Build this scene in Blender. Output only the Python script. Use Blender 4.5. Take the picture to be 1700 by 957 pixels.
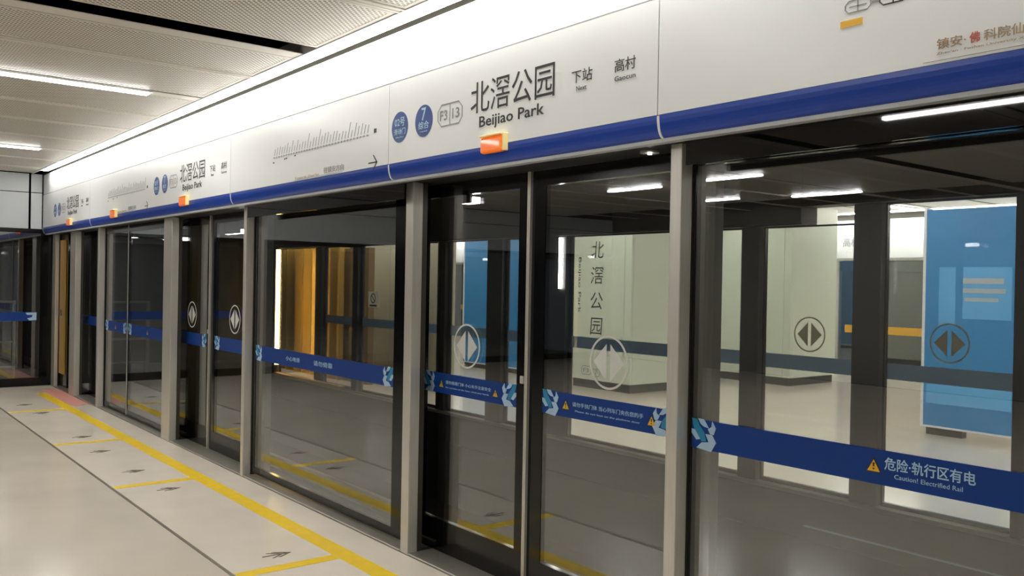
import bpy, bmesh, math, random
from mathutils import Matrix, Vector
random.seed(7)
for o in list(bpy.data.objects): bpy.data.objects.remove(o)
C = bpy.context.scene.collection

# ------------------------------------------------------------------ camera, world, exposure
F_PX, YAW, PITCH, ROLL, EYE = 1475.9, math.radians(38.3407), math.radians(0.3272), math.radians(1.0407), 1.6
fw = Vector((-math.cos(YAW)*math.cos(PITCH), math.sin(YAW)*math.cos(PITCH), -math.sin(PITCH)))
rt = fw.cross(Vector((0, 0, 1))).normalized(); up = rt.cross(fw)
r2 = rt*math.cos(ROLL)+up*math.sin(ROLL); u2 = -rt*math.sin(ROLL)+up*math.cos(ROLL)
cam = bpy.data.objects.new('camera', bpy.data.cameras.new('camera')); C.objects.link(cam)
cam.data.sensor_width = 36; cam.data.lens = F_PX/1700*36; cam.data.clip_start = 0.05; cam.data.clip_end = 200
m = Matrix.Identity(4)
for i in range(3): m[i][0] = r2[i]; m[i][1] = u2[i]; m[i][2] = -fw[i]
m[2][3] = EYE
cam.matrix_world = m
bpy.context.scene.camera = cam
w = bpy.data.worlds.new('world'); bpy.context.scene.world = w; w.use_nodes = True
w.node_tree.nodes['Background'].inputs[0].default_value = (0.5, 0.6, 0.7, 1)
w.node_tree.nodes['Background'].inputs[1].default_value = 0.03
vs = bpy.context.scene.view_settings
vs.view_transform = 'Standard'; vs.look = 'None'; vs.gamma = 1; vs.exposure = 1.58; vs.use_curve_mapping = False
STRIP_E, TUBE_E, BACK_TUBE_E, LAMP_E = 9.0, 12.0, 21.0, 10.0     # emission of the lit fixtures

# ------------------------------------------------------------------ materials
def s2l(c): return tuple(((v/255)/12.92 if v/255 <= .04045 else ((v/255+.055)/1.055)**2.4) for v in c)
def new(name):
    mt = bpy.data.materials.new(name); mt.use_nodes = True; return mt, mt.node_tree.nodes, mt.node_tree.links
def mat(name, rgb, rough=.5, metal=0, spec=.5, coat=0, noise=0, nscale=8, stretch=None, bump=0):
    mt, N, L = new(name); p = N['Principled BSDF']; c = s2l(rgb)
    p.inputs['Base Color'].default_value = (*c, 1); p.inputs['Roughness'].default_value = rough
    p.inputs['Metallic'].default_value = metal; p.inputs['Specular IOR Level'].default_value = spec
    p.inputs['Coat Weight'].default_value = coat; p.inputs['Coat Roughness'].default_value = .05
    if noise or bump:
        tc = N.new('ShaderNodeTexCoord'); mp = N.new('ShaderNodeMapping'); nz = N.new('ShaderNodeTexNoise')
        nz.inputs['Scale'].default_value = nscale; nz.inputs['Detail'].default_value = 5
        if stretch: mp.inputs['Scale'].default_value = stretch
        L.new(tc.outputs['Object'], mp.inputs[0]); L.new(mp.outputs[0], nz.inputs['Vector'])
        if noise:
            r = N.new('ShaderNodeMapRange'); r.inputs[1].default_value = .3; r.inputs[2].default_value = .7
            r.inputs[3].default_value = 1-noise; r.inputs[4].default_value = 1+noise
            v = N.new('ShaderNodeVectorMath'); v.operation = 'SCALE'; v.inputs[0].default_value = c
            L.new(nz.outputs['Fac'], r.inputs[0]); L.new(r.outputs[0], v.inputs['Scale']); L.new(v.outputs[0], p.inputs['Base Color'])
        if bump:
            b = N.new('ShaderNodeBump'); b.inputs['Strength'].default_value = bump; b.inputs['Distance'].default_value = .002
            L.new(nz.outputs['Fac'], b.inputs['Height']); L.new(b.outputs[0], p.inputs['Normal'])
    return mt
def emit(name, rgb, e):
    mt, N, L = new(name); N.remove(N['Principled BSDF']); em = N.new('ShaderNodeEmission')
    em.inputs[0].default_value = (*s2l(rgb), 1); em.inputs[1].default_value = e
    L.new(em.outputs[0], N['Material Output'].inputs[0]); return mt
def glass(name, tint, ior):
    mt, N, L = new(name); N.remove(N['Principled BSDF'])
    g = N.new('ShaderNodeNewGeometry'); fr = N.new('ShaderNodeFresnel'); mx = N.new('ShaderNodeMix')
    mx.inputs[2].default_value = ior; mx.inputs[3].default_value = 1/ior
    L.new(g.outputs['Backfacing'], mx.inputs[0]); L.new(mx.outputs[0], fr.inputs['IOR'])
    t = N.new('ShaderNodeBsdfTransparent'); t.inputs[0].default_value = (*tint, 1)
    gl = N.new('ShaderNodeBsdfGlossy'); gl.inputs['Roughness'].default_value = 0.0; gl.inputs['Color'].default_value = (.95, .97, 1, 1)
    ms = N.new('ShaderNodeMixShader')
    L.new(fr.outputs[0], ms.inputs[0]); L.new(t.outputs[0], ms.inputs[1]); L.new(gl.outputs[0], ms.inputs[2])
    L.new(ms.outputs[0], N['Material Output'].inputs[0]); return mt
def glow(name, rgb, e):
    mt = mat(name, rgb, .35, coat=.4); p = mt.node_tree.nodes['Principled BSDF']
    p.inputs['Emission Color'].default_value = (*s2l(rgb), 1); p.inputs['Emission Strength'].default_value = e; return mt
def film(name, rgb):           # thin film on glass, lit through from behind
    mt, N, L = new(name); N.remove(N['Principled BSDF']); a = N.new('ShaderNodeBsdfDiffuse'); b = N.new('ShaderNodeBsdfTranslucent'); x = N.new('ShaderNodeMixShader')
    for q in (a, b): q.inputs[0].default_value = (*s2l(rgb), 1)
    x.inputs[0].default_value = .6; L.new(a.outputs[0], x.inputs[1]); L.new(b.outputs[0], x.inputs[2]); L.new(x.outputs[0], N['Material Output'].inputs[0]); return mt
def perforated(name, rgb, pitch=.024, rad=.27):
    mt, N, L = new(name); p = N['Principled BSDF']; p.inputs['Roughness'].default_value = .38; p.inputs['Metallic'].default_value = .0
    g = N.new('ShaderNodeNewGeometry'); mp = N.new('ShaderNodeMapping'); mp.vector_type = 'POINT'
    mp.inputs['Rotation'].default_value = (0, 0, math.radians(45)); mp.inputs['Scale'].default_value = (1/pitch, 1/pitch, 0)
    fr = N.new('ShaderNodeVectorMath'); fr.operation = 'FRACTION'
    sb = N.new('ShaderNodeVectorMath'); sb.operation = 'SUBTRACT'; sb.inputs[1].default_value = (.5, .5, 0)
    ml = N.new('ShaderNodeVectorMath'); ml.operation = 'MULTIPLY'; ml.inputs[1].default_value = (1, 1, 0)
    ln = N.new('ShaderNodeVectorMath'); ln.operation = 'LENGTH'
    lt = N.new('ShaderNodeMath'); lt.operation = 'LESS_THAN'; lt.inputs[1].default_value = rad
    mx = N.new('ShaderNodeMix'); mx.data_type = 'RGBA'; c = s2l(rgb)
    mx.inputs[6].default_value = (*c, 1); mx.inputs[7].default_value = (*[v*.10 for v in c], 1)
    L.new(g.outputs['Position'], mp.inputs[0]); L.new(mp.outputs[0], fr.inputs[0]); L.new(fr.outputs[0], sb.inputs[0])
    L.new(sb.outputs[0], ml.inputs[0]); L.new(ml.outputs[0], ln.inputs[0]); L.new(ln.outputs['Value'], lt.inputs[0])
    L.new(lt.outputs[0], mx.inputs[0]); L.new(mx.outputs[2], p.inputs['Base Color']); return mt
M = dict(
    floor=mat('polished_granite', (206, 197, 183), .16, noise=.05, nscale=1.6, spec=.5),
    floor_edge=mat('pale_granite_edge', (216, 207, 194), .22, noise=.05, nscale=2.5),
    grout=mat('dark_grout', (26, 23, 20), .8),
    yellow=mat('yellow_floor_tape', (232, 196, 20), .4, noise=.04, nscale=12),
    pink=mat('pink_floor_patch', (214, 150, 138), .5),
    mark=mat('dark_marker_print', (74, 66, 50), .5),
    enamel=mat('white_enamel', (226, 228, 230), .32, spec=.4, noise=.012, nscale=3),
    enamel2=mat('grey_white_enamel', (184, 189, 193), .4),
    blue=mat('blue_enamel', (26, 66, 166), .28, spec=.4),
    bluestripe=mat('blue_film', (16, 58, 132), .45, spec=.25),
    cyan=mat('cyan_film', (30, 130, 175), .45), pale=mat('pale_blue_film', (165, 195, 220), .45),
    printw=mat('pale_print', (170, 205, 230), .6), black=mat('black_print', (38, 40, 42), .5),
    grey=mat('grey_print', (138, 140, 142), .5), tan=mat('tan_print', (160, 138, 108), .5), tanr=mat('red_print', (186, 92, 78), .5),
    navy=mat('navy_print', (22, 62, 140), .4), frit=mat('black_glass_border', (9, 10, 11), .12, spec=.4),
    steel=mat('brushed_stainless', (206, 203, 196), .36, metal=.55, noise=.05, nscale=6, stretch=(30, 30, .6)),
    steeld=mat('dull_steel', (138, 137, 132), .45, metal=.6, noise=.06, nscale=6, stretch=(20, 20, .6)),
    sill=mat('sill_metal', (150, 147, 138), .42, metal=.55, noise=.05, nscale=10),
    jamb=mat('dark_jamb', (56, 52, 45), .5), blackglass=mat('black_glass', (9, 10, 11), .02, spec=.5), dark=mat('dark_metal', (34, 35, 34), .5), void=mat('matt_black', (3, 3, 3), 1, spec=0),
    tunnel=mat('tunnel_concrete', (34, 33, 30), .85, noise=.2, nscale=3), backhead=mat('dark_header_back', (72, 69, 60), .6, noise=.06, nscale=2),
    orange=glow('orange_lens', (240, 112, 20), .13), cream=mat('cream_lens', (246, 226, 160), .4),
    gold=mat('gold_panel', (196, 158, 78), .35, metal=.3, noise=.12, nscale=4, stretch=(12, 12, .2)),
    brown=mat('warm_brown_panel', (120, 96, 66), .5, noise=.1, nscale=3),
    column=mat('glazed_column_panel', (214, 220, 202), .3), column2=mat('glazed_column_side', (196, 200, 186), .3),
    plinth=mat('dark_plinth', (40, 38, 34), .5),
    poster=mat('blue_poster', (48, 132, 190), .35), postera=mat('sky_blue_print', (96, 172, 226), .35), posterb=mat('pale_print_block', (176, 184, 190), .4),
    trimp=mat('ceiling_trim_paint', (222, 218, 208), .4), panel=mat('ceiling_panel_paint', (214, 208, 197), .4), perf=perforated('perforated_ceiling_metal', (232, 226, 214), .0265, .33),
    track=mat('track_concrete', (36, 33, 29), .9, noise=.25, nscale=5), rail=mat('rail_steel', (110, 100, 90), .4, metal=.8),
    warn=mat('warning_yellow', (226, 176, 40), .4), oppstripe=film('stripe_rear_film', (158, 176, 192)), farband=mat('amber_band', (214, 160, 30), .45),
    strip=emit('led_strip', (255, 252, 244), STRIP_E), tube=emit('led_tube', (255, 253, 248), TUBE_E), btube=emit('led_tube_bright', (255, 253, 248), BACK_TUBE_E),
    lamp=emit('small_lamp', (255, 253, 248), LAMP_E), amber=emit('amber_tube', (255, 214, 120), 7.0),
    glass=glass('screen_glass', (.86, .87, .86), 2.3), glassfar=glass('clear_glass', (.93, .94, .94), 1.35),
    symbol=mat('white_symbol_film', (206, 208, 204), .5), symbold=film('backlit_symbol_film', (190, 184, 168)), symbolt=film('warm_symbol_film', (205, 178, 158)), notice=film('pale_notice', (252, 250, 244)), beige=mat('beige_wall_panel', (150, 144, 124), .5, noise=.05, nscale=1), strip2=emit('opposite_led_strip', (255, 252, 244), 15.0),
)
# ------------------------------------------------------------------ builders
def box(bm, x0, x1, y0, y1, z0, z1, bevel=0):
    vs_ = [bm.verts.new(p) for p in [(x0,y0,z0),(x1,y0,z0),(x1,y1,z0),(x0,y1,z0),(x0,y0,z1),(x1,y0,z1),(x1,y1,z1),(x0,y1,z1)]]
    fs = [bm.faces.new([vs_[i] for i in f]) for f in [(3,2,1,0),(4,5,6,7),(0,1,5,4),(1,2,6,5),(2,3,7,6),(3,0,4,7)]]
    if bevel:
        es = list({e for f in fs for e in f.edges}); bmesh.ops.bevel(bm, geom=es, offset=bevel, segments=2, affect='EDGES', profile=.5)
def poly(bm, pts, y0, y1):      # closed outline in xz, extruded along y
    a = [bm.verts.new((x, y0, z)) for x, z in pts]; b = [bm.verts.new((x, y1, z)) for x, z in pts]
    n = len(pts); bm.faces.new(a); bm.faces.new(b[::-1])
    for i in range(n): bm.faces.new((a[i], b[i], b[(i+1) % n], a[(i+1) % n]))
def prism(bm, prof, x0, x1):    # closed outline in yz, extruded along x
    a = [bm.verts.new((x0, y, z)) for y, z in prof]; b = [bm.verts.new((x1, y, z)) for y, z in prof]
    n = len(prof); bm.faces.new(a); bm.faces.new(b[::-1])
    for i in range(n): bm.faces.new((a[i], b[i], b[(i+1) % n], a[(i+1) % n]))
def flat(bm, pts, z0, z1):      # closed outline in xy, extruded along z
    a = [bm.verts.new((x, y, z0)) for x, y in pts]; b = [bm.verts.new((x, y, z1)) for x, y in pts]
    n = len(pts); bm.faces.new(a); bm.faces.new(b[::-1])
    for i in range(n): bm.faces.new((a[i], b[i], b[(i+1) % n], a[(i+1) % n]))
def cyl(bm, p, axis, r, h, seg=20):
    res = bmesh.ops.create_cone(bm, cap_ends=True, segments=seg, radius1=r, radius2=r, depth=h)
    rot = {'z': Matrix.Identity(4), 'y': Matrix.Rotation(math.pi/2, 4, 'X'), 'x': Matrix.Rotation(math.pi/2, 4, 'Y')}[axis]
    bmesh.ops.transform(bm, matrix=Matrix.Translation(p) @ rot, verts=res['verts'])
def ring(bm, cx, cz, y0, y1, ro, ri, seg=40, sx=1.0):
    for k in range(seg):
        a, b = 2*math.pi*k/seg, 2*math.pi*(k+1)/seg
        P = [(cx+sx*r*math.cos(t), cz+r*math.sin(t)) for r, t in ((ro, a), (ro, b), (ri, b), (ri, a))]
        poly(bm, P, y0, y1)
    bmesh.ops.remove_doubles(bm, verts=bm.verts, dist=1e-6)
def obj(name, bm, mt, parent=None, smooth=False):
    bmesh.ops.recalc_face_normals(bm, faces=bm.faces)
    me = bpy.data.meshes.new(name); bm.to_mesh(me); bm.free()
    for q in (mt if isinstance(mt, (list, tuple)) else [mt]): me.materials.append(q)
    if smooth:
        for f in me.polygons: f.use_smooth = True
    o = bpy.data.objects.new(name, me); C.objects.link(o)
    if parent is not None:
        o.parent = parent; o.location = -Vector(WL[parent.name]); WL[o.name] = (0, 0, 0)
    else: WL[o.name] = (0, 0, 0)
    return o
WL = {}   # world location of each object's origin
def B(*a, **k):
    bm = bmesh.new(); box(bm, *a, **k); return bm
def thing(name, label, cat, loc=(0, 0, 0), group=None):
    o = bpy.data.objects.new(name, None); C.objects.link(o); o.location = loc; o.empty_display_size = .1
    o['label'] = label; o['category'] = cat
    if group: o['group'] = group
    WL[o.name] = loc; return o
def tag(o, label, cat, group=None):
    o['label'] = label; o['category'] = cat
    if group: o['group'] = group
    return o
def struct(o): o['kind'] = 'structure'; return o
def text(s, x0, x1, z0, z1, y, mt, parent, name='lettering', vertical=False, bold=0, depth=.0008, shear=0, back=False):
    cu = bpy.data.curves.new('t', 'FONT'); cu.body = s; cu.offset = bold; cu.resolution_u = 2
    if vertical: cu.body = '\n'.join(s); cu.align_x = 'CENTER'; cu.space_line = 1.05
    cu.shear = shear; cu.extrude = .001
    to = bpy.data.objects.new('t', cu); C.objects.link(to); bpy.context.view_layer.update()
    me = bpy.data.meshes.new_from_object(to.evaluated_get(bpy.context.evaluated_depsgraph_get()))
    bpy.data.objects.remove(to); bpy.data.curves.remove(cu)
    xs = [v.co.x for v in me.vertices]; ys = [v.co.y for v in me.vertices]; a, b, c, d = min(xs), max(xs), min(ys), max(ys)
    for v in me.vertices:
        X = x0+(v.co.x-a)/(b-a)*(x1-x0); Z = z0+(v.co.y-c)/(d-c)*(z1-z0); v.co = (X, y+(depth if v.co.z < 0 else 0), Z)
    me.name = name; me.materials.clear(); me.materials.append(mt)
    o = bpy.data.objects.new(name, me); C.objects.link(o); o.parent = parent; o.location = -Vector(WL[parent.name]); WL[o.name] = (0, 0, 0)
    if bpy.data.objects.get(o.name) is None: pass
    return o
def turned_text(s, x0, x1, z0, z1, y, mt, parent, name='lettering'):   # reads from top to bottom, turned a quarter clockwise
    o = text(s, 0, z1-z0, 0, x1-x0, y, mt, parent, name)
    for v in o.data.vertices: px, pz = v.co.x, v.co.z; v.co.x = x0+pz; v.co.z = z1-px
    return o

# ------------------------------------------------------------------ measures of the place (metres)
YF, YD, YP = 2.83, 2.93, 2.62       # fixed glass, door glass, fascia front
XL, XR = -14.2, 8.0
ZC = 3.04                            # ceiling
# ------------------------------------------------------------------ floor and shell
fl = struct(obj('floor', B(XL-.3, XR, -8.3, 3.0, -.35, -.02), M['grout']))
obj('floor_slab', B(XL, XR, -8.2, 1.791, -.02, 0), M['floor'], fl)
bm = bmesh.new(); box(bm, XL, XR, 1.814, 2.75, -.02, 0); obj('floor_slab', bm, M['floor_edge'], fl)
struct(obj('wall_back', B(XL-.3, XR, -8.5, -8.3, 0, 3.6), mat('rear_wall', (120, 118, 112), .5)))
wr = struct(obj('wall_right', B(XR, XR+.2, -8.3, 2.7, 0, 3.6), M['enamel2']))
# ceiling: dark void above, panels, trims
ce = struct(obj('ceiling', B(XL-.3, XR, -8.3, 2.9, 3.3, 3.4), M['void']))
def panel_mesh(wx, wy):
    bm = bmesh.new(); hx, hy, e = wx/2, wy/2, .028
    for (a, b, c, d) in ((-hx, hx, -hy, -hy+e), (-hx, hx, hy-e, hy), (-hx, -hx+e, -hy+e, hy-e), (hx-e, hx, -hy+e, hy-e)):
        box(bm, a, b, c, d, 0, .006)
    n0 = len(bm.faces); box(bm, -hx+e, hx-e, -hy+e, hy-e, .0015, .005)
    bm.faces.ensure_lookup_table()
    for f in bm.faces[n0:]: f.material_index = 1
    bmesh.ops.recalc_face_normals(bm, faces=bm.faces)
    me = bpy.data.meshes.new('ceiling_panel'); bm.to_mesh(me); bm.free(); me.materials.append(M['panel']); me.materials.append(M['perf']); return me
PM = {}
def panel(cx, cy, wx, wy, parent, z=ZC):
    k = (round(wx, 3), round(wy, 3))
    if k not in PM: PM[k] = panel_mesh(*k)
    o = bpy.data.objects.new('ceiling_panel', PM[k]); C.objects.link(o); o.parent = parent
    o.location = Vector((cx, cy, z))-Vector(WL[parent.name])
xs_p = [(-14.15, -13.5), (-13.42, -12.45), (-12.37, -11.42), (-11.22, -10.40), (-10.32, -9.36), (-9.17, -8.34), (-8.26, -7.34), (-7.14, -6.24), (-6.14, -5.46), (-5.11, -4.16), (-4.06, -3.24), (-3.04, -2.1), (-2.0, -1.1), (-.9, 0), (.1, 1.0), (1.2, 2.1), (2.2, 3.1), (3.3, 4.2), (4.3, 5.2), (5.4, 6.3), (6.4, 7.3)]
rows = [(-.60, 2.46), (-3.665, -.602), (-6.73, -3.667)]
for a, b in xs_p:
    for c, d in rows: panel((a+b)/2, (c+d)/2, b-a, d-c, ce)
# ridged runners between the two panels of a bay
for x in (-12.41, -10.36, -8.30, -6.19, -4.11, -2.05, .05, 2.15):
    bm = bmesh.new(); box(bm, x-.036, x-.012, -8.2, 2.47, ZC-.003, ZC+.006); box(bm, x+.012, x+.036, -8.2, 2.47, ZC-.003, ZC+.006); box(bm, x-.012, x+.012, -8.2, 2.47, ZC+.001, ZC+.006)
    obj('ceiling_runner', bm, M['trimp'], ce)
# recessed channels, lamp-carrying (grey trim on the far side of a black gap)
for x0, x1 in ((-13.5, -13.42), (-11.41, -11.27), (-9.35, -9.21), (-7.33, -7.19), (-5.45, -5.32), (-3.22, -3.09), (-1.08, -.95), (1.02, 1.15)):
    obj('ceiling_channel', B(x0, x1, -8.2, 2.47, ZC+.001, ZC+.006), M['trimp'], ce)
obj('ceiling_edge_trim', B(XL, XR, 2.465, 2.497, ZC-.004, ZC+.06), M['enamel'], ce)
for i, (x, y0, y1, lab) in enumerate([(-7.26, -1.0, 2.07, 'long white linear light in the ceiling groove, nearer of the two seen at left'),
                          (-11.34, -1.0, 2.05, 'white linear light in the ceiling groove close to the end wall'),
                          (-3.155, -1.0, 1.3, 'white linear light in the ceiling groove nearest the right edge, behind the camera')]):
    t = thing('linear_light', lab, 'light', (x, y0, ZC), 'linear lights in the ceiling grooves')
    obj('housing', B(x-.055, x+.055, y0-.02, y1+.02, ZC-.006, ZC-.0005), M['panel'], t)
    obj('diffuser', B(x-.045, x+.045, y0, y1, ZC-.016, ZC-.0065), M['tube'], t)
# the continuous strip at the ceiling edge
t = thing('edge_light_strip', 'continuous bright light strip along the ceiling edge above the white fascia', 'light', (XL+.9, 2.55, ZC))
obj('diffuser', B(XL+.5, XR, 2.50, 2.588, ZC-.004, ZC+.01), M['strip'], t)
obj('housing', B(XL+.5, XR, 2.50, 2.588, ZC+.011, ZC+.06), M['enamel'], t)
# three rows of tubes over the rest of the platform (some seen mirrored in the glass, unseen ones added to even the light)
tube_labs = ['slim bright tube light mirrored highest at the right edge of the large screen', 'slim tube light mirrored at the upper left of the large right screen', 'faint tube light mirrored in the top of the nearest right door leaf', 'slim tube light mirrored mid-top of the large right screen', 'faint tube light mirrored low at the upper left of the large right screen'] + ['slim white tube light on the rear platform ceiling, outside the picture']*6 + ['slim white tube light nearest the camera side of the rear ceiling, outside the picture']
tubes = [(-3.91, -2.81, -1.61), (-7.92, -6.88, -3.75), (-9.75, -8.71, -3.70), (-8.16, -7.02, -6.32), (-9.95, -8.95, -6.0), (-.6, .5, -3.75), (-.6, .5, -6.3), (1.2, 2.3, -1.35), (3.2, 4.3, -1.35), (2.6, 3.7, -3.75), (5.2, 6.3, -1.35), (5.2, 6.3, -3.75)]
for i, (a, b, y) in enumerate(tubes):
    t = thing('ceiling_tube_light', tube_labs[i], 'light', ((a+b)/2, y, ZC), 'tube lights mirrored in the screens' if i < 5 else 'tube lights outside the picture')
    obj('tube', B(a, b, y-.03, y+.03, ZC-.03, ZC-.005, bevel=.005), M['btube'], t)
    obj('housing', B(a-.03, b+.03, y-.05, y+.05, ZC-.005, ZC), M['steeld'], t)

# ------------------------------------------------------------------ print elements of the screens
PAT = [('cyan', [(0,0),(.22,.03),(.32,.22),(.52,.42),(.6,.7),(.42,.73),(.12,.42)]),
       ('pale', [(.26,0),(.5,0),(.7,.27),(.5,.24),(.36,.16)]), ('pale', [(.83,.03),(.98,.24),(.9,.46),(.76,.46),(.66,.3),(.8,.22)]),
       ('pale', [(0,.36),(.14,.38),(.36,.66),(.2,.7),(0,.5)]), ('pale', [(.56,.47),(.84,.47),(1,.7),(.8,1.02),(.2,.96),(.42,.76),(.7,.72)])]
def pattern(parent, x, ztop, h, wdt, y, s, d):
    for k, key in ((0, 'cyan'), (1, 'pale')):
        bm = bmesh.new()
        for c, pts in PAT:
            if c == key: poly(bm, [(x+d*u*wdt, ztop-v*h) for u, v in pts], y, y-s*.0012*(1+.3*k))
        obj('stripe_pattern', bm, M[key], parent)
def triangle(parent, cx, zc, hgt, y, s):
    a = hgt*.58
    bm = bmesh.new(); poly(bm, [(cx-a, zc-hgt/2), (cx+a, zc-hgt/2), (cx, zc+hgt/2)], y, y-s*.001); o = obj('warning_triangle', bm, M['black'], parent)
    bm = bmesh.new(); poly(bm, [(cx-a*.78, zc-hgt*.43), (cx+a*.78, zc-hgt*.43), (cx, zc+hgt*.36)], y-s*.001, y-s*.0018); obj('warning_triangle', bm, M['warn'], parent)
    bm = bmesh.new(); poly(bm, [(cx-.002, zc-.12*hgt), (cx+.002, zc-.12*hgt), (cx+.004, zc+.16*hgt), (cx-.004, zc+.16*hgt)], y-s*.0018, y-s*.0024)
    poly(bm, [(cx-.003, zc-.3*hgt), (cx+.003, zc-.3*hgt), (cx+.003, zc-.2*hgt), (cx-.003, zc-.2*hgt)], y-s*.0018, y-s*.0024)
    obj('exclamation_mark', bm, M['black'], parent)
def symbol(parent, cx, cz, r, y, s, mt):
    bm = bmesh.new(); ring(bm, cx, cz, y, y-s*.001, r, r*.92)
    for sx in (-1, 1):
        poly(bm, [(cx+sx*r*.1, cz+r*.68), (cx+sx*r*.78, cz), (cx+sx*r*.1, cz-r*.68)], y, y-s*.001)
    obj('door_symbol', bm, mt, parent)
ZS0, ZS1 = .944, 1.062
def screen(kind, x0, x1, Y, s, label, group, zb=.03, zt=2.10, head=2.176, frit=.055, stripe='bluestripe', side='both', gl='glass', inner=True, cat=None, name=None, fr_l=None, fr_r=None, fr_b=None, pat=True):
    """one glass unit: pane, black border, blue stripe; s = +1 faces the camera's platform"""
    cx = (x0+x1)/2
    l = frit if fr_l is None else fr_l; r = frit if fr_r is None else fr_r; b = .05 if fr_b is None else fr_b
    t = thing(name or ('door_leaf' if kind == 'leaf' else 'glass_screen'), label, cat or ('door' if kind == 'leaf' else 'screen'), (cx, Y, zb), group)
    obj('glass_pane', B(x0+l, x1-r, min(Y, Y+s*.012), max(Y, Y+s*.012), zb+b, zt), M[gl], t)
    bm = bmesh.new(); ya, yb = (Y-s*.003, Y+s*.03); ya, yb = min(ya, yb), max(ya, yb)
    box(bm, x0+.004, x0+l, ya, yb, zb, head); box(bm, x1-r, x1-.004, ya, yb, zb, head)
    box(bm, x0+l, x1-r, ya, yb, zt, head); box(bm, x0+l, x1-r, ya, yb, zb, zb+b)
    obj('black_border', bm, M['frit'], t)
    ys = Y-s*.0005
    so = obj('stripe', B(x0+l, x1-r, min(ys, ys-s*.0012), max(ys, ys-s*.0012), ZS0, ZS1), M[stripe], t)
    yp = ys-s*.0014
    if pat:
        wd = .125
        if side in ('both', 'left'): pattern(so, x0+l, ZS1+.004, ZS1-ZS0+.006, wd, yp, s, 1)
        if side in ('both', 'right'): pattern(so, x1-r, ZS1+.004, ZS1-ZS0+.006, wd, yp, s, -1)
    return t, so, yp
def post(x0, x1, y0, y1, z1, label, group, mt='steel'):
    o = obj('door_post', B(x0, x1, y0, y1, 0, z1, bevel=.004), M[mt]); tag(o, label, 'post', group)
    if y1 == 2.82: obj('post_jamb', B(x0+.003, x1-.001, 2.821, 2.852, .013, 2.176), M['jamb'], o)
    return o

G_D, G_S, G_P = 'sliding door leaves of the near screen wall', 'fixed glass screens of the near screen wall', 'steel posts of the near screen wall'
ZH = 2.185
# posts
for x0, x1, y1, lab in [(-2.452, -2.392, 2.82, 'bright steel post between the large right screen and the nearest double door'),
                    (-4.50, -4.42, 2.82, 'wide steel post left of the nearest double door'),
                    (-6.99, -6.935, 2.82, 'slim steel post between the second double door and the wide fixed screen'),
                    (-9.05, -8.80, 2.82, 'wide steel post left of the second double door'),
                    (-11.62, -11.54, 2.82, 'thin steel post left of the two-leaf emergency screen'),
                    (-13.06, -12.76, 2.82, 'steel post right of the narrow gold panel'),
                    (-14.18, -13.97, 2.80, 'steel post in the corner at the dark end wall'),
                    (.04, .1, 2.82, 'steel post closing the large right screen, beyond the picture')]:
    post(x0, x1, 2.752, y1, 2.178, lab, G_P)
# F: the large screen at right
t, so, yp = screen('fixed', -2.3895, .038, YF, 1, 'large right-hand glass screen whose blue stripe warns of live rails', G_S, zt=2.09, fr_l=.012)
triangle(so, -1.588, 1.008, .05, yp, 1)
obj('upper_black_band', B(-2.325, .038, 2.698, 2.709, 2.075, 2.1645), M['blackglass'], t)
text('危险·轨行区有电', -1.550, -1.253, .998, 1.041, yp-.001, M['printw'], so, bold=.012)
text('Caution! Electrified Rail', -1.515, -1.292, .973, .988, yp-.001, M['printw'], so)
obj('support_mullion', B(-2.388, -2.31, 2.865, 2.92, .03, 2.176, bevel=.004), M['steeld'], t)
# B: fixed screen in the middle
t, so, yp = screen('fixed', -6.934, -4.503, YF, 1, 'wide fixed glass screen between the nearest and second double doors', G_S, fr_r=.235, fr_l=.05)
obj('upper_black_band', B(-6.78, -4.43, 2.698, 2.709, 2.075, 2.1645), M['blackglass'], t)
text('小心地滑', -6.31, -6.07, .985, 1.02, yp-.001, M['printw'], so)
text('请勿倚靠', -5.84, -5.55, .985, 1.022, yp-.001, M['printw'], so)
obj('support_mullion', B(-6.90, -6.78, 2.865, 2.92, .03, 2.176, bevel=.004), M['steeld'], t)
# D: emergency pair, flush
for x0, x1, lab, sd in ((-10.555, -9.06, 'right half of the flush emergency screen, beside the wide far post', 'both'), (-11.538, -10.575, 'left half of the flush emergency screen, toward the end wall', 'both')):
    t, so, yp = screen('fixed', x0, x1, YF, 1, lab, G_S, frit=.03)
    triangle(so, (x0+x1)/2, 1.003, .06, yp, 1)
    if x0 > -10.56: obj('seam_bar', B(-10.574, -10.556, YF-.006, YF, .03, 2.176), M['steel'], t)
# E: recessed screen by the end
t, so, yp = screen('leaf', -13.56, -11.95, YD, 1, 'farthest recessed door leaf between the thin post and the end posts', G_D, zb=.015)
t = thing('gold_exit_panel', 'narrow gold panel between two steel posts at the end of the screen wall', 'panel', (-13.8, 2.85, .02))
obj('panel_face', B(-13.965, -13.66, 2.81, 2.83, .2, 2.09), M['gold'], t)
obj('panel_frame', B(-13.965, -13.57, 2.835, 2.86, .015, 2.176), M['frit'], t)
obj('latch', B(-13.88, -13.80, 2.785, 2.80, 1.02, 1.1, bevel=.004), M['steeld'], t)
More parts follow.
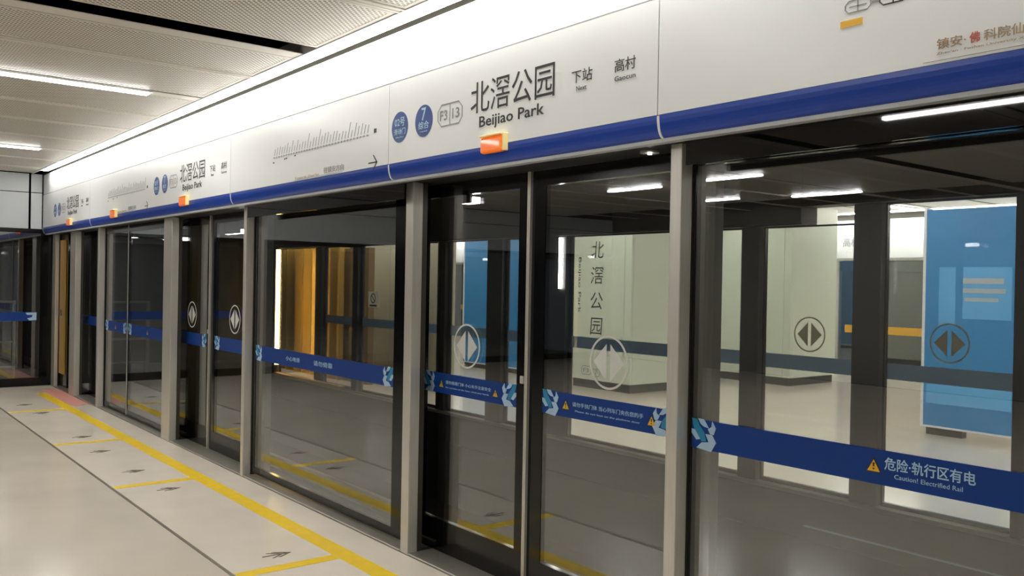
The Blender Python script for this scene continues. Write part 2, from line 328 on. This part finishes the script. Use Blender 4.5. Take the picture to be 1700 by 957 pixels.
# doors A and C
def leaf_pair(xa, xm, xb, lets, syml, symr, labl, labr):
    FL = .05 if lets else .08
    t, so, yp = screen('leaf', xa, xm-.006, YD, 1, labl, G_D, zb=.012, zt=2.10, fr_l=FL, fr_r=.09, fr_b=.185)
    symbol(t, syml, 1.236, .127, YD-.0005, 1, M['symbol'])
    if lets:
        triangle(so, -4.355, 1.0, .045, yp, 1); triangle(so, -3.83, 1.0, .045, yp, 1)
        text('请勿倚靠门体 小心夹手注意安全', -4.31, -3.87, 1.003, 1.023, yp-.001, M['printw'], so)
        text('Do not lean on the door, mind your hands', -4.31, -3.89, .976, .987, yp-.001, M['printw'], so)
    obj('edge_strip', B(xm-.012, xm-.001, YD-.02, YD+.03, .012, 2.176), M['steel'], t)
    obj('door_lock', B(xm-.06, xm-.03, YD-.012, YD-.003, 1.075, 1.115, bevel=.003), M['steel'], t)
    t, so, yp = screen('leaf', xm+.006, xb, YD, 1, labr, G_D, zb=.012, zt=2.10, fr_l=.11, fr_r=.06, fr_b=.165)
    symbol(t, symr, 1.236, .127, YD-.0005, 1, M['symbol'])
    if lets:
        triangle(so, -3.258, 1.006, .05, yp, 1); triangle(so, -2.69, 1.002, .05, yp, 1)
        text('请勿手扶门体 当心列车门夹伤您的手', -3.21, -2.74, 1.003, 1.025, yp-.001, M['printw'], so)
        text('Please do not lean on the platform door', -3.19, -2.76, .975, .987, yp-.001, M['printw'], so)
    obj('edge_strip', B(xm+.001, xm+.012, YD-.02, YD+.03, .012, 2.176), M['steel'], t)
leaf_pair(-4.60, -3.552, -2.50, True, -4.108, -2.969, 'nearest sliding door leaf on the left, beside the wide steel post', 'nearest sliding door leaf on the right, in front of the white column')
leaf_pair(-9.25, -8.203, -7.16, False, -8.717, -7.609, 'left leaf of the second double door, next to the wide far post', 'right leaf of the second double door, with the bright lamp behind')
# sills
G_SI = 'metal sills under the screens'
def sill(x0, x1, lab, door):
    bm = bmesh.new()
    if door: prism(bm, [(2.752, 0), (2.98, 0), (2.98, .012), (2.757, .012), (2.752, .008)], x0, x1)
    else: prism(bm, [(2.752, 0), (2.98, 0), (2.98, .012), (2.757, .012), (2.752, .008)], x0, x1)
    o = obj('metal_sill', bm, M['sill']); tag(o, lab, 'sill', G_SI)
sill(-2.39, .038, 'metal sill under the large right screen', False); sill(-6.933, -4.503, 'metal sill under the wide middle screen', False); sill(-11.537, -9.055, 'metal sill under the emergency screen', False)
sill(-4.417, -2.455, 'metal sill under the nearest double door', True); sill(-8.797, -6.993, 'metal sill under the second double door', True); sill(-12.757, -11.623, 'metal sill under the farthest recessed door', True)
sill(-13.965, -13.065, 'metal sill under the narrow gold panel', True)

# ------------------------------------------------------------------ header fascia
G_H = 'white header fascia units above the screens'
def octagon(bm, cx, cz, hw, hh, cut, th, y0, y1):
    def P(k): return [(cx-hw+k, cz-hh+cut), (cx-hw+cut, cz-hh+k), (cx+hw-cut, cz-hh+k), (cx+hw-k, cz-hh+cut), (cx+hw-k, cz+hh-cut), (cx+hw-cut, cz+hh-k), (cx-hw+cut, cz+hh-k), (cx-hw+k, cz+hh-cut)]
    a, b = P(0), P(th)
    for i in range(8): j = (i+1) % 8; poly(bm, [a[i], a[j], b[j], b[i]], y0, y1)
def header(x0, x1, label):
    t = thing('header_fascia', label, 'fascia', ((x0+x1)/2, YP, 2.2), G_H)
    g = .005
    obj('lower_panel', B(x0+g, x1-.001, YP, YP+.03, 2.274, 2.735), M['enamel'], t)
    obj('upper_panel', B(x0+.001, x1-.001, YP+.004, YP+.034, 2.743, 3.022), M['enamel'], t)
    prof = [(YP, 2.2725)]
    n = 8
    for k in range(n+1):
        a = math.pi/2*k/n; prof.append((YP+.035-.035*math.cos(a), 2.2725-.0865*math.sin(a)))
    inner = [(y+.012, z+.001) for y, z in prof[::-1]]
    bm = bmesh.new(); prism(bm, prof[1:]+inner, x0+.0127, x1-.001); obj('blue_edge_strip', bm, M['blue'], t, smooth=False)
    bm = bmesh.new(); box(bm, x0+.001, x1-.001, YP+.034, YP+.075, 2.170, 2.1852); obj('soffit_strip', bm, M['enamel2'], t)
    obj('soffit_panel', B(x0+.001, x1-.001, YP+.076, YP+.37, 2.179, 2.19), M['dark'], t)
    # light joint cover at the left end
    bm = bmesh.new(); pr = [(y-.002, z-.003) for y, z in prof]; prism(bm, pr+inner, x0+.001, x0+.0125); obj('joint_cover', bm, M['enamel'], t)
    return t
def backer(name, x0, x1, y0, y1, z0, z1): return struct(obj(name, B(x0, x1, y0, y1, z0, z1), M['backhead']))
backer('trim_1', XL, XR, 2.70, 2.99, 2.215, 3.3)
H = {}
H['F'] = header(-2.41, -.005, 'near right header fascia unit with ochre label and station chain')
H['A'] = header(-4.49, -2.41, 'header fascia unit above the nearest double door with large station name')
H['B'] = header(-6.95, -4.49, 'header fascia unit with the long route map, above the wide fixed screen')
H['C'] = header(-11.46, -6.95, 'long header fascia unit over the second double door, station name repeated smaller')
H['E'] = header(XL+.02, -11.46, 'farthest header fascia unit, ending at the dark end wall')
H['R'] = header(-.005, 2.3, 'header fascia unit beyond the right edge of the picture')
yt = YP-.0015
def circle_sign(par, cx, cz, r, lines):
    bm = bmesh.new(); poly(bm, [(cx+r*math.cos(2*math.pi*k/36), cz+r*math.sin(2*math.pi*k/36)) for k in range(36)], YP-.001, YP)
    o = obj('round_badge', bm, M['navy'], par)
    for s_, a, b, c, d in lines: text(s_, cx+a*r, cx+b*r, cz+c*r, cz+d*r, YP-.0025, M['printw'], o, bold=.01)
def name_sign(par, dx, sc=1):
    circle_sign(par, -4.364+dx, 2.472, .088, [('02号', -.62, .62, .05, .62), ('滑动门', -.7, .7, -.5, -.08), ('Sliding Door', -.5, .5, -.72, -.6)])
    circle_sign(par, -4.113+dx, 2.475, .088, [('7', -.25, .25, .02, .82), ('综合', -.6, .6, -.5, -.02), ('Integrated', -.4, .4, -.72, -.6)])
    bm = bmesh.new(); octagon(bm, -3.862+dx, 2.478, .115, .06, .035, .007, YP-.001, YP); box(bm, -3.865+dx, -3.859+dx, YP-.001, YP, 2.42, 2.536)
    o = obj('line_badge', bm, M['grey'], par)
    text('F3', -3.955+dx, -3.885+dx, 2.45, 2.505, yt, M['grey'], o, bold=.01); text('13', -3.84+dx, -3.775+dx, 2.45, 2.505, yt, M['grey'], o, bold=.01)
    text('北滘公园', -3.675+dx, -3.03+dx, 2.447, 2.604, yt, M['black'], par, name='station_name')
    text('Beijiao Park', -3.60+dx, -3.10+dx, 2.356, 2.428, yt, M['black'], par, name='station_name', bold=.012)
    text('下站', -2.915+dx, -2.785+dx, 2.478, 2.535, yt, M['black'], par); text('Next', -2.885+dx, -2.82+dx, 2.444, 2.464, yt, M['black'], par)
    text('高村', -2.65+dx, -2.53+dx, 2.482, 2.536, yt, M['black'], par); text('Gaocun', -2.65+dx, -2.53+dx, 2.445, 2.466, yt, M['black'], par)
name_sign(H['A'], 0); name_sign(H['C'], -4.5); name_sign(H['E'], -9.0)
def lamp(par, cx, orange=True):
    bm = bmesh.new(); box(bm, cx-.085, cx+.085, YP-.035, YP, 2.232, 2.31, bevel=.012); o = obj('status_lamp', bm, M['orange'], par)
    bm = bmesh.new(); box(bm, cx-.085, cx+.085, YP-.04, YP, 2.311, 2.321, bevel=.003); box(bm, cx+.086, cx+.10, YP-.03, YP, 2.235, 2.32, bevel=.003); obj('lamp_rim', bm, M['cream'], o)
lamp(H['A'], -3.462); lamp(H['C'], -8.02); lamp(H['E'], -12.45); lamp(H['C'], -10.34)
def route_map(par, dx, arrow=True):
    bm = bmesh.new(); x0, x1 = -6.12+dx, -4.72+dx
    box(bm, x0, x1, YP-.001, YP, 2.468, 2.471)
    n = 34
    for k in range(n):
        x = x0+.02+(x1-x0-.04)*k/(n-1); hgt = random.uniform(.045, .105) if k % 2 else random.uniform(.035, .07)
        poly(bm, [(x, 2.484), (x+.006, 2.484), (x+.006+hgt*.35, 2.484+hgt), (x+hgt*.35, 2.484+hgt)], YP-.001, YP)
        poly(bm, [(x-.004, 2.464), (x+.004, 2.464), (x+.004, 2.476), (x-.004, 2.476)], YP-.0014, YP)
    obj('route_map', bm, M['grey'], par)
    bm = bmesh.new(); box(bm, -4.66+dx, -4.63+dx, YP-.001, YP, 2.475, 2.5)
    for x, z in ((-6.12, 2.43), (-5.93, 2.44), (-5.90, 2.442), (-5.76, 2.447)): box(bm, x+dx, x+.022+dx, YP-.001, YP, z, z+.009)
    obj('map_mark', bm, M['black'], par)
    text('往镇安方向', -5.31+dx, -5.03+dx, 2.29, 2.33, yt, M['grey'], par)
    text('Towards Zhen\'an', -5.75+dx, -5.38+dx, 2.285, 2.30, yt, M['tan'], par)
    bm = bmesh.new(); box(bm, -5.75+dx, -5.05+dx, YP-.001, YP, 2.28, 2.282); obj('map_mark', bm, M['grey'], par)
    if arrow:
        bm = bmesh.new(); cx, cz = -4.665+dx, 2.30
        box(bm, cx-.055, cx+.045, YP-.001, YP, cz-.004, cz+.004)
        for s_ in (-1, 1): poly(bm, [(cx+.052, cz), (cx+.052-.007, cz-.007*s_), (cx-.002, cz+.045*s_), (cx+.008, cz+.045*s_)], YP-.001, YP)
        obj('direction_arrow', bm, M['black'], par)
route_map(H['B'], 0); route_map(H['C'], -4.52); route_map(H['R'], 7.0)
# F unit print
par = H['F']
for k in range(6):
    cx = -1.557+k*.118
    bm = bmesh.new(); octagon(bm, cx, 2.508+0*k, .046, .021, .014, .004, YP-.001, YP); box(bm, cx-.03, cx+.03, YP-.001, YP, 2.506, 2.509); box(bm, cx-.002, cx+.002, YP-.001, YP, 2.489, 2.527)
    box(bm, cx+.048, cx+.07, YP-.0014, YP, 2.504, 2.512)
    obj('station_badge', bm, M['black'] if k % 2 else M['grey'], par)
obj('ochre_label', B(-1.617, -1.54, YP-.0012, YP, 2.445, 2.467), M['warn'], par)
text('镇安·', -1.30, -1.215, 2.315, 2.347, yt, M['tan'], par, bold=.01); text('佛', -1.205, -1.175, 2.315, 2.347, yt, M['tanr'], par, bold=.02)
text('科院仙溪校区', -1.165, -.945, 2.315, 2.347, yt, M['tan'], par, bold=.01); text('Zhen\'an · Foshan University Xianxi Campus', -1.30, -.95, 2.298, 2.307, yt, M['tan'], par)
obj('print_rule', B(-1.34, -.9, YP-.0012, YP, 2.282, 2.2835), M['grey'], par)
# soffit downlight by the nearest door
G_DL = 'small round lights under the header'
for x, y, lab in ((-2.645, 2.835, 'small round chrome light under the header at the nearest double door'),):
    t = thing('soffit_light', lab, 'light', (x, y, 2.19), None)
    bm = bmesh.new(); cyl(bm, (x, y, 2.174), 'z', .042, .008); obj('rim', bm, M['steel'], t)
    bm = bmesh.new(); cyl(bm, (x, y, 2.167), 'z', .009, .006, 12); obj('bulb', bm, M['lamp'], t)
# track-side lamps behind the doors
for a, b, z, lab in ((-4.30, -4.18, 2.06, 'small bright lamp behind the nearest left door leaf, under the header'), (-8.10, -7.70, 2.0, 'rectangular bright lamp behind the second double door'),
                  (-9.95, -9.87, 2.0, 'tiny bright lamp behind the emergency screen, beside the far post'), (-12.66, -12.52, 1.99, 'tiny bright lamp behind the farthest door leaf')):
    t = thing('trackside_lamp', lab, 'light', ((a+b)/2, 3.02, z), 'lamps on the track side of the header')
    obj('bracket', B(a+.01, b-.01, 2.995, 3.01, z, 2.25), M['dark'], t)
    obj('diffuser', B(a, b, 3.01, 3.06, z, z+.035, bevel=.004), M['lamp'], t)

# ------------------------------------------------------------------ end wall at left
wl = struct(obj('wall_left', B(XL-.45, XL-.3, 3.0, 6.0, -1.1, 3.3), M['tunnel']))
t = thing('end_wall_fascia', 'grey-white fascia of the end wall at far left, above dark glass', 'fascia', (XL, 0, 2.2))
for y0, y1, z0, z1 in ((-8.2, 2.44, 2.25, 2.76), (-8.2, 2.44, 2.77, ZC-.01), (2.47, 2.61, 2.25, 2.76), (2.47, 2.61, 2.77, ZC-.01)):
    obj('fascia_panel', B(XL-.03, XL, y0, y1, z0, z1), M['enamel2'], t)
obj('joint_backing', B(XL-.10, XL-.031, -8.2, 2.62, 2.25, 3.3), M['void'], t)
obj('lower_edge', B(XL-.10, XL+.01, -8.2, 2.61, 2.20, 2.249), M['frit'], t)
t = thing('end_screen', 'dark glass end screen at far left with short blue stripe', 'screen', (XL, 0, 0))
obj('glass_pane', B(XL-.012, XL, -8.2, 2.60, .12, 2.19), M['glass'], t)
bm = bmesh.new(); box(bm, XL-.06, XL-.013, -8.2, 2.74, 0, .12); box(bm, XL-.06, XL-.013, 2.60, 2.74, .12, 2.19); box(bm, XL-.06, XL-.013, -8.2, 2.6, 2.10, 2.19); box(bm, XL-.06, XL-.013, -.1, .1, .12, 2.1)
obj('black_border', bm, M['frit'], t)
so = obj('stripe', B(XL, XL+.002, .1, 2.56, .935, 1.06), M['bluestripe'], t)
bm = bmesh.new(); pts = [(2.42, 1.05), (2.56, 1.055), (2.56, .945), (2.47, .94), (2.44, .97), (2.50, .985), (2.51, 1.02), (2.44, 1.02)]
a = [bm.verts.new((XL+.0022, y, z)) for y, z in pts]; b = [bm.verts.new((XL+.0034, y, z)) for y, z in pts]; n = len(pts); bm.faces.new(a); bm.faces.new(b[::-1])
for i in range(n): bm.faces.new((a[i], b[i], b[(i+1) % n], a[(i+1) % n]))
obj('stripe_pattern', bm, M['pale'], so)
fb = thing('metal_guard_frame', 'pale metal guard frame standing behind the dark end screen', 'frame', (-15.1, 1.9, 0))
for y in (1.3, 2.42): obj('upright', B(-15.12, -15.08, y-.02, y+.02, 0, 1.2), M['steeld'], fb)
for z in (.2, .58, .9, 1.18): obj('rail', B(-15.12, -15.08, 1.3, 2.42, z-.015, z+.015), M['steeld'], fb)
struct(obj('wall_tunnel_end', B(-17.2, -17.0, -8.3, 2.9, 0, 3.3), M['tunnel'])); struct(obj('floor_service', B(-17.0, XL-.3, -8.3, 3.0, -.35, 0), M['track']))
struct(obj('ceiling_service', B(-17.0, XL-.3, -8.3, 2.95, 3.3, 3.4), M['void']))

# ------------------------------------------------------------------ floor markings
o = obj('safety_line', B(-13.3, XR, 2.405, 2.522, 0, .0015), M['yellow']); tag(o, 'long yellow safety line running along the platform edge', 'marking')
for x, lab in ((-4.63, 'nearest yellow queue line branching from the safety line'), (-7.09, 'second nearest yellow queue line, beside a dark arrow marker'), (-9.17, 'faint third yellow queue line toward the end wall'), (-11.6, 'farthest faint yellow queue line, near the end wall')):
    o = obj('queue_line', B(x-.045, x+.045, 1.82, 2.405, 0, .0014), M['yellow']); tag(o, lab, 'marking', 'yellow queue lines')
bm = bmesh.new(); flat(bm, [(-13.7, 2.53), (-12.0, 2.53), (-11.7, 2.56), (-11.95, 2.745), (-13.7, 2.745)], 0, .0016); o = obj('floor_patch', bm, M['pink']); tag(o, 'pink patch on the floor in the far corner beside the sill', 'marking')
arrows = [(-4.86, 2.14, 'nearest dark arrow marker on the floor, beside the nearest queue line'), (-6.83, 2.14, 'dark arrow marker just right of the second queue line'), (-7.61, 2.10, 'dark arrow marker just left of the second queue line'),
          (-8.63, 2.09, 'dark arrow marker right of the faint third queue line'), (-9.5, 2.13, 'small dark arrow marker left of the third queue line'), (-11.4, 2.12, 'small dark arrow marker at the farthest queue line'), (-12.2, 2.08, 'farthest tiny dark arrow marker, by the end wall')]
for x, y, lab in arrows:
    bm = bmesh.new()
    flat(bm, [(x-.006, y-.085), (x+.006, y-.085), (x+.006, y+.075), (x-.006, y+.075)], 0, .0016)
    for s_ in (-1, 1):
        flat(bm, [(x, y+.09), (x+s_*.05, y+.01), (x+s_*.05, y-.01), (x, y+.07)], 0, .0017)
        flat(bm, [(x+s_*.012, y+.03), (x+s_*.05, y-.03), (x+s_*.05, y-.045), (x+s_*.012, y+.012)], 0, .0018)
    o = obj('arrow_marker', bm, M['mark']); tag(o, lab, 'marking', 'dark arrow markers on the floor')

o = obj('white_floor_line', B(-3.45, XR, .38, .405, 0, .0015), M['enamel']); tag(o, 'thin white floor line, seen only mirrored low in the large right screen', 'marking')
# ------------------------------------------------------------------ track between the platforms
struct(obj('track_bed', B(-24, XR, 3.0, 6.1, -1.3, -1.1), M['track']))
struct(obj('wall_track_near', B(-24, XR, 2.98, 3.0, -1.1, -.02), M['track'])); struct(obj('wall_track_far', B(-24, XR, 6.1, 6.14, -1.1, -.36), M['track']))
struct(obj('ceiling_track', B(-24, XR, 2.95, 6.15, 3.3, 3.4), M['tunnel'])); struct(obj('wall_track_end', B(-24.2, -24, 2.9, 16.4, -1.1, 3.4), M['tunnel']))
for y, lab in ((3.85, 'nearer steel running rail of the track behind the screens'), (5.285, 'farther steel running rail of the track behind the screens')):
    bm = bmesh.new(); prism(bm, [(y-.07, -1.1), (y+.07, -1.1), (y+.07, -1.085), (y+.012, -1.07), (y+.012, -.98), (y+.036, -.97), (y+.036, -.94), (y-.036, -.94), (y-.036, -.97), (y-.012, -.98), (y-.012, -1.07), (y-.07, -1.085)], -24, XR)
    tag(obj('running_rail', bm, M['rail']), lab, 'rail')

# ------------------------------------------------------------------ opposite platform
YO = 6.2
f2 = struct(obj('floor_opposite', B(-24, XR, 6.1, 16.2, -.35, -.02), M['grout']))
obj('floor_slab', B(-24, XR, 6.235, 16.15, -.02, 0), M['floor'], f2); obj('platform_edge', B(-24, XR, 6.1, 6.234, -.02, .012), M['sill'], f2)
c2 = struct(obj('ceiling_opposite', B(-24, XR, 6.31, 15.85, 3.3, 3.4), M['void']))
x = -23.0
while x < XR-1:
    for c, d in ((6.6, 9.6), (9.62, 12.6), (12.62, 15.45)): panel(x+.47, (c+d)/2, .94, d-c, c2)
    x += 1.03
k = 0; LN = ['first', 'second', 'third', 'fourth', 'fifth', 'sixth', 'seventh', 'eighth', 'ninth', 'tenth']
for x in (-21.6, -17.5, -15.45, -13.4, -11.34, -9.3, -7.9, -5.2, -3.1, -1.0):
    t = thing('linear_light', 'short white ceiling light seen through the glass above the blue display board' if x == -7.9 else 'white linear light on the opposite platform ceiling, hidden by its header, %s from the right' % LN[9-k], 'light', (x, 11, ZC), 'linear lights of the opposite platform')
    y0, y1 = (13.9, 15.3) if x == -7.9 else (8.2, 12.2)
    obj('housing', B(x-.06, x+.06, y0-.03, y1+.03, ZC-.012, ZC), M['panel'], t); obj('diffuser', B(x-.045, x+.045, y0, y1, ZC-.03, ZC-.012), M['tube'], t)
    k += 1
t = thing('edge_light_strip', 'continuous light strip at the far ceiling edge of the opposite platform', 'light', (-8, 15.6, ZC)); obj('diffuser', B(-23, XR, 15.50, 15.66, ZC-.01, ZC+.01), M['strip2'], t)
t = thing('edge_light_strip', 'light strip at the near ceiling edge of the opposite platform, hidden behind its header', 'light', (-8, 6.5, ZC)); obj('diffuser', B(-23, XR, 6.47, 6.57, ZC-.01, ZC+.01), M['strip2'], t)
# opposite header seen from its dark back
hb = thing('opposite_header', 'dark back of the opposite header beam above the track', 'beam', (-8, YO, 2.2))
obj('beam_back', B(-24, -4.06, 6.08, 6.30, 2.115, 3.29), M['backhead'], hb); obj('beam_back', B(-4.055, XR, 6.08, 6.30, 2.255, 3.29), M['backhead'], hb); obj('beam_underside', B(-24, -4.06, 6.09, 6.30, 2.10, 2.113), M['dark'], hb); obj('beam_underside', B(-4.055, XR, 6.09, 6.30, 2.24, 2.254), M['dark'], hb)
obj('fascia_face', B(-24, XR, 6.301, 6.42, 2.27, 3.03), M['enamel'], hb)
obj('cable_conduit', B(-24, XR, 6.04, 6.08, 2.62, 2.66), M['steeld'], hb)
G_OD, G_OS, G_OP = 'door leaves of the opposite screen wall', 'fixed screens of the opposite screen wall', 'posts of the opposite screen wall'
for x0, x1, lab in ((-3.64, -3.42, 'dark closing frame between the two opposite door leaves at right'), (-4.66, -4.48, 'dark blue-grey frame left of the opposite right-hand doors'), (-7.25, -6.86, 'dark frame left of the white column with its lettering'),
                    (-8.22, -7.94, 'dark closing frame in front of the far blue board'), (-9.25, -9.08, 'dark frame left of the far blue board'), (-11.45, -11.3, 'dark frame by the notice on the opposite screen'), (-12.65, -12.45, 'dark frame right of the gold-lit doorway'),
                    (-14.4, -14.12, 'dark frame left of the bright amber tube'), (-2.5, -2.36, 'dark frame at the right edge beyond the opposite doors'), (-.2, 0, 'dark frame of the opposite wall beyond the right edge')):
    bm = bmesh.new(); box(bm, x0, x1, 6.13, 6.25, .012, 2.235 if x0 > -4 else 2.095, bevel=.004); tag(obj('opposite_post', bm, M['dark']), lab, 'post', G_OP)
def opp(kind, x0, x1, lab, sym=None):
    t, so, yp = screen(kind, x0, x1, YO+.01, -1, lab, G_OD if kind == 'leaf' else G_OS, zb=.013, zt=2.225 if x0 > -3.6 else 2.085, head=2.238 if x0 > -3.6 else 2.098, frit=.02, fr_b=.03, stripe='oppstripe', gl='glassfar', name='opposite_door_leaf' if kind == 'leaf' else 'opposite_screen', pat=False)
    if sym: symbol(t, sym, 1.235, .14, YO+.01, -1, M['symbold'])
    return t
opp('leaf', -3.42, -2.5, 'opposite right door leaf, in front of the large blue board', -2.95)
opp('leaf', -4.475, -3.6451, 'opposite left door leaf with dark round symbol', -4.05)
opp('fixed', -6.86, -4.66, 'opposite fixed screen in front of the white columns')
opp('leaf', -7.94, -7.25, 'opposite door leaf right of the far closing frame'); opp('leaf', -9.08, -8.22, 'opposite door leaf in front of the far blue board')
tt = opp('fixed', -11.3, -9.25, 'opposite fixed screen carrying a small pale notice')
bm = B(-11.10, -10.82, YO-.005, YO-.002, 1.22, 1.44); o = obj('notice', bm, M['notice'], tt)
bm = bmesh.new(); ring(bm, -10.96, 1.35, YO-.0055, YO-.0075, .07, .055, 24); poly(bm, [(-11.01, 1.39), (-11.0, 1.40), (-10.91, 1.31), (-10.92, 1.30)], YO-.0055, YO-.0075); box(bm, -11.06, -10.86, YO-.0075, YO-.0055, 1.235, 1.26)
obj('notice_print', bm, M['black'], o)
opp('leaf', -12.45, -11.45, 'opposite door leaf right of the gold-lit doorway'); opp('fixed', -2.36, -.2, 'opposite fixed screen at the right edge')
opp('fixed', -19, -14.4, 'farthest opposite screen beyond the amber tube')
# gold doorway
g = thing('gold_doorway', 'gold-lit doorway on the opposite side with pleated gold lining', 'doorway', (-13.4, 6.5, 0))
bm = bmesh.new()
pts = []; n = 16
for i in range(n+1): pts.append((-15.4+2.6*i/n, 6.62+(.05 if i % 2 else 0)))
flat(bm, pts+[(-12.8, 6.8), (-15.4, 6.8)], .0, 2.12); obj('gold_lining', bm, M['gold'], g)
obj('gold_threshold', B(-13.9, -11.6, 6.02, 6.12, 0.0, .06, bevel=.01), M['gold'], g)
obj('brown_return', B(-12.79, -12.0, 6.7, 6.8, .0, 2.1), M['brown'], g)
t = thing('wall_cladding_block', 'beige panelled block behind the opposite screen with the notice', 'wall panel', (-12, 7.45, 0))
for a in (-13.4, -12.55, -11.7): obj('cladding_panel', B(a+.006, a+.844, 7.4, 7.43, .1, 2.95), M['beige'], t)
obj('core', B(-13.39, -10.86, 7.431, 7.52, 0, ZC-.02), M['beige'], t)
t = thing('slim_vertical_light', 'slim bright vertical light strip on the dark frame left of the lettered column', 'light', (-6.93, 6.12, 1.5)); obj('light_strip', B(-6.945, -6.92, 6.105, 6.125, 1.55, 2.08), M['lamp'], t)  # emissive strip stands in for a bright reflection, not a fitted lamp
t = thing('amber_tube_light', 'tall bright amber-white tube light at the gold-lit doorway', 'light', (-14.04, 6.13, .1))
bm = bmesh.new(); cyl(bm, (-14.04, 6.13, 1.12), 'z', .035, 1.93, 12); obj('tube', bm, M['amber'], t)
bm = bmesh.new(); cyl(bm, (-14.04, 6.13, 2.09), 'z', .04, .012, 12); cyl(bm, (-14.04, 6.13, .085), 'z', .04, .17, 12); obj('socket', bm, M['steeld'], t)
# columns
def column(x0, x1, y0, y1, lab, txt):
    t = thing('station_column', lab, 'column', ((x0+x1)/2, (y0+y1)/2, 0), 'white columns on the opposite platform')
    obj('plinth', B(x0+.03, x1-.03, y0+.03, y1-.03, 0, .13), M['plinth'], t)
    xm = x1-.14
    obj('front_panel', B(x0, xm-.003, y0, y0+.04, .13, 2.95), M['column'], t); obj('corner_panel', B(xm+.003, x1, y0, y0+.04, .13, 2.95), M['column'], t)
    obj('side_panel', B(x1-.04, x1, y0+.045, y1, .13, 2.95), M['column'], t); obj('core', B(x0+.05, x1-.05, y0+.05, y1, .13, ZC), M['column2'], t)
    if txt:
        yy = y0-.002
        for i, ch in enumerate('北滘公园'):
            z = 2.22-i*.39; text(ch, -9.99, -9.72, z-.22, z+.04 , yy, M['plinth'], t, name='column_lettering', shear=.08)
        turned_text('Beijiao Park', -10.29, -10.21, 1.15, 2.02, yy, M['black'], t, name='column_lettering')
        bm = bmesh.new(); octagon(bm, -10.06, .27, .11, .07, .035, .012, yy, yy+.002); octagon(bm, -9.84, .25, .09, .06, .035, .012, yy, yy+.002); o = obj('column_badge', bm, M['grey'], t)
        text('F3', -10.13, -10.0, .235, .305, yy, M['grey'], o, bold=.02); text('7', -9.87, -9.81, .215, .29, yy, M['grey'], o, bold=.02)
column(-10.42, -9.13, 9.45, 10.75, 'white column with vertical station name, seen through the nearest door leaf', True)
column(-10.10, -8.50, 12.5, 13.8, 'plain white column with dark plinth, farther back on the opposite platform', False)
# blue boards
def board(x0, x1, y, zt, lab, content, base):
    t = thing('blue_display_board', lab, 'board', ((x0+x1)/2, y, 0), 'blue display boards on the opposite platform')
    obj('board_panel', B(x0, x1, y, y+.12, .1, zt), M['poster'], t)
    bm = bmesh.new(); box(bm, x0-.03, x0, y-.01, y+.13, .08, zt+.02); box(bm, x1, x1+.03, y-.01, y+.13, .08, zt+.02); box(bm, x0, x1, y-.01, y+.13, .08, .1); obj('white_edge', bm, M['enamel'], t)
    obj('board_base', B(x0+.03, x0+(x1-x0)*.45 if base else x1-.03, y+.01, y+.11, 0, .08), M['plinth'], t)
    if content:
        for a, b, z0, z1, mt in content: obj('board_print', B(a, b, y-(.004 if mt == 'postera' else .006), y-.001, z0, z1), M[mt], t)
board(-4.93, -3.98, 9.8, 2.5, 'large blue display board behind the opposite right-hand doors',
      [(-4.78, -4.60, 1.22, 1.86, 'postera'), (-4.52, -4.02, 1.30, 1.86, 'postera'), (-4.52, -4.1, 1.68, 1.74, 'posterb'), (-4.52, -4.08, 1.58, 1.63, 'posterb'), (-4.50, -4.15, 1.49, 1.53, 'posterb'), (-4.9, -4.0, .35, .75, 'postera')], True)
board(-13.85, -12.1, 9.8, 2.6, 'distant blue display board seen through the nearest left door leaf', None, False)
# far screen wall of the opposite platform
YQ = 16.0
ORD = ['first', 'second', 'third', 'fourth', 'fifth', 'sixth', 'seventh', 'eighth', 'ninth']
hb = thing('far_header', 'distant white header of the far screen wall beyond the opposite platform', 'fascia', (-9, YQ, 2.2))
for i in range(6):
    a = -23.2+i*4.4; obj('fascia_panel', B(a+.006, a+4.394, YQ-.14, YQ-.1, 2.2, 2.93), M['enamel'], hb)
obj('blue_edge_strip', B(-23.2, XR, YQ-.12, YQ-.02, 2.15, 2.198), M['steel'], hb)
obj('beam_back', B(-23.5, XR, YQ-.09, YQ+.2, 2.2, 3.29), M['backhead'], hb)
text('北滘公园  下站  高村', -10.9, -9.3, 2.42, 2.60, YQ-.143, M['grey'], hb)
for i, x in enumerate((-18.8, -16.8, -14.3, -12.4, -9.85, -7.85, -5.3, -3.3)):
    tag(obj('far_post', B(x-.06, x+.06, YQ-.02, YQ+.1, 0, 2.15), M['steel']), 'slim steel post of the far screen wall, %s from the right' % ORD[7-i], 'post', 'posts of the far screen wall')
xx = [-23, -18.8, -16.8, -14.3, -12.4, -9.85, -7.85, -5.3, -3.3, XR]
for i, (a, b) in enumerate(zip(xx[:-1], xx[1:])):
    t = thing('far_screen', 'dark glass screen with amber band in the far screen wall, %s from the right' % ORD[8-i], 'screen', ((a+b)/2, YQ, 0), 'dark screens of the far screen wall')
    obj('glass_pane', B(a+.065, b-.065, YQ, YQ+.012, .0, 2.14), M['glass'], t); obj('black_border', B(a+.065, b-.065, YQ+.013, YQ+.02, 1.95, 2.14), M['frit'], t)
    obj('amber_band', B(a+.2, b-.2, YQ-.002, YQ-.0005, .75, .9), M['farband'], t)
struct(obj('wall_far', B(-24, XR, 19.0, 19.2, -1.1, 3.4), M['tunnel'])); struct(obj('track_bed_far', B(-24, XR, 16.2, 19, -1.3, -1.1), M['track'])); struct(obj('ceiling_far', B(-24, XR, 16.25, 19, 3.3, 3.4), M['tunnel']))
struct(obj('wall_opposite_right', B(XR, XR+.2, 2.9, 19, -1.1, 3.4), M['tunnel']))
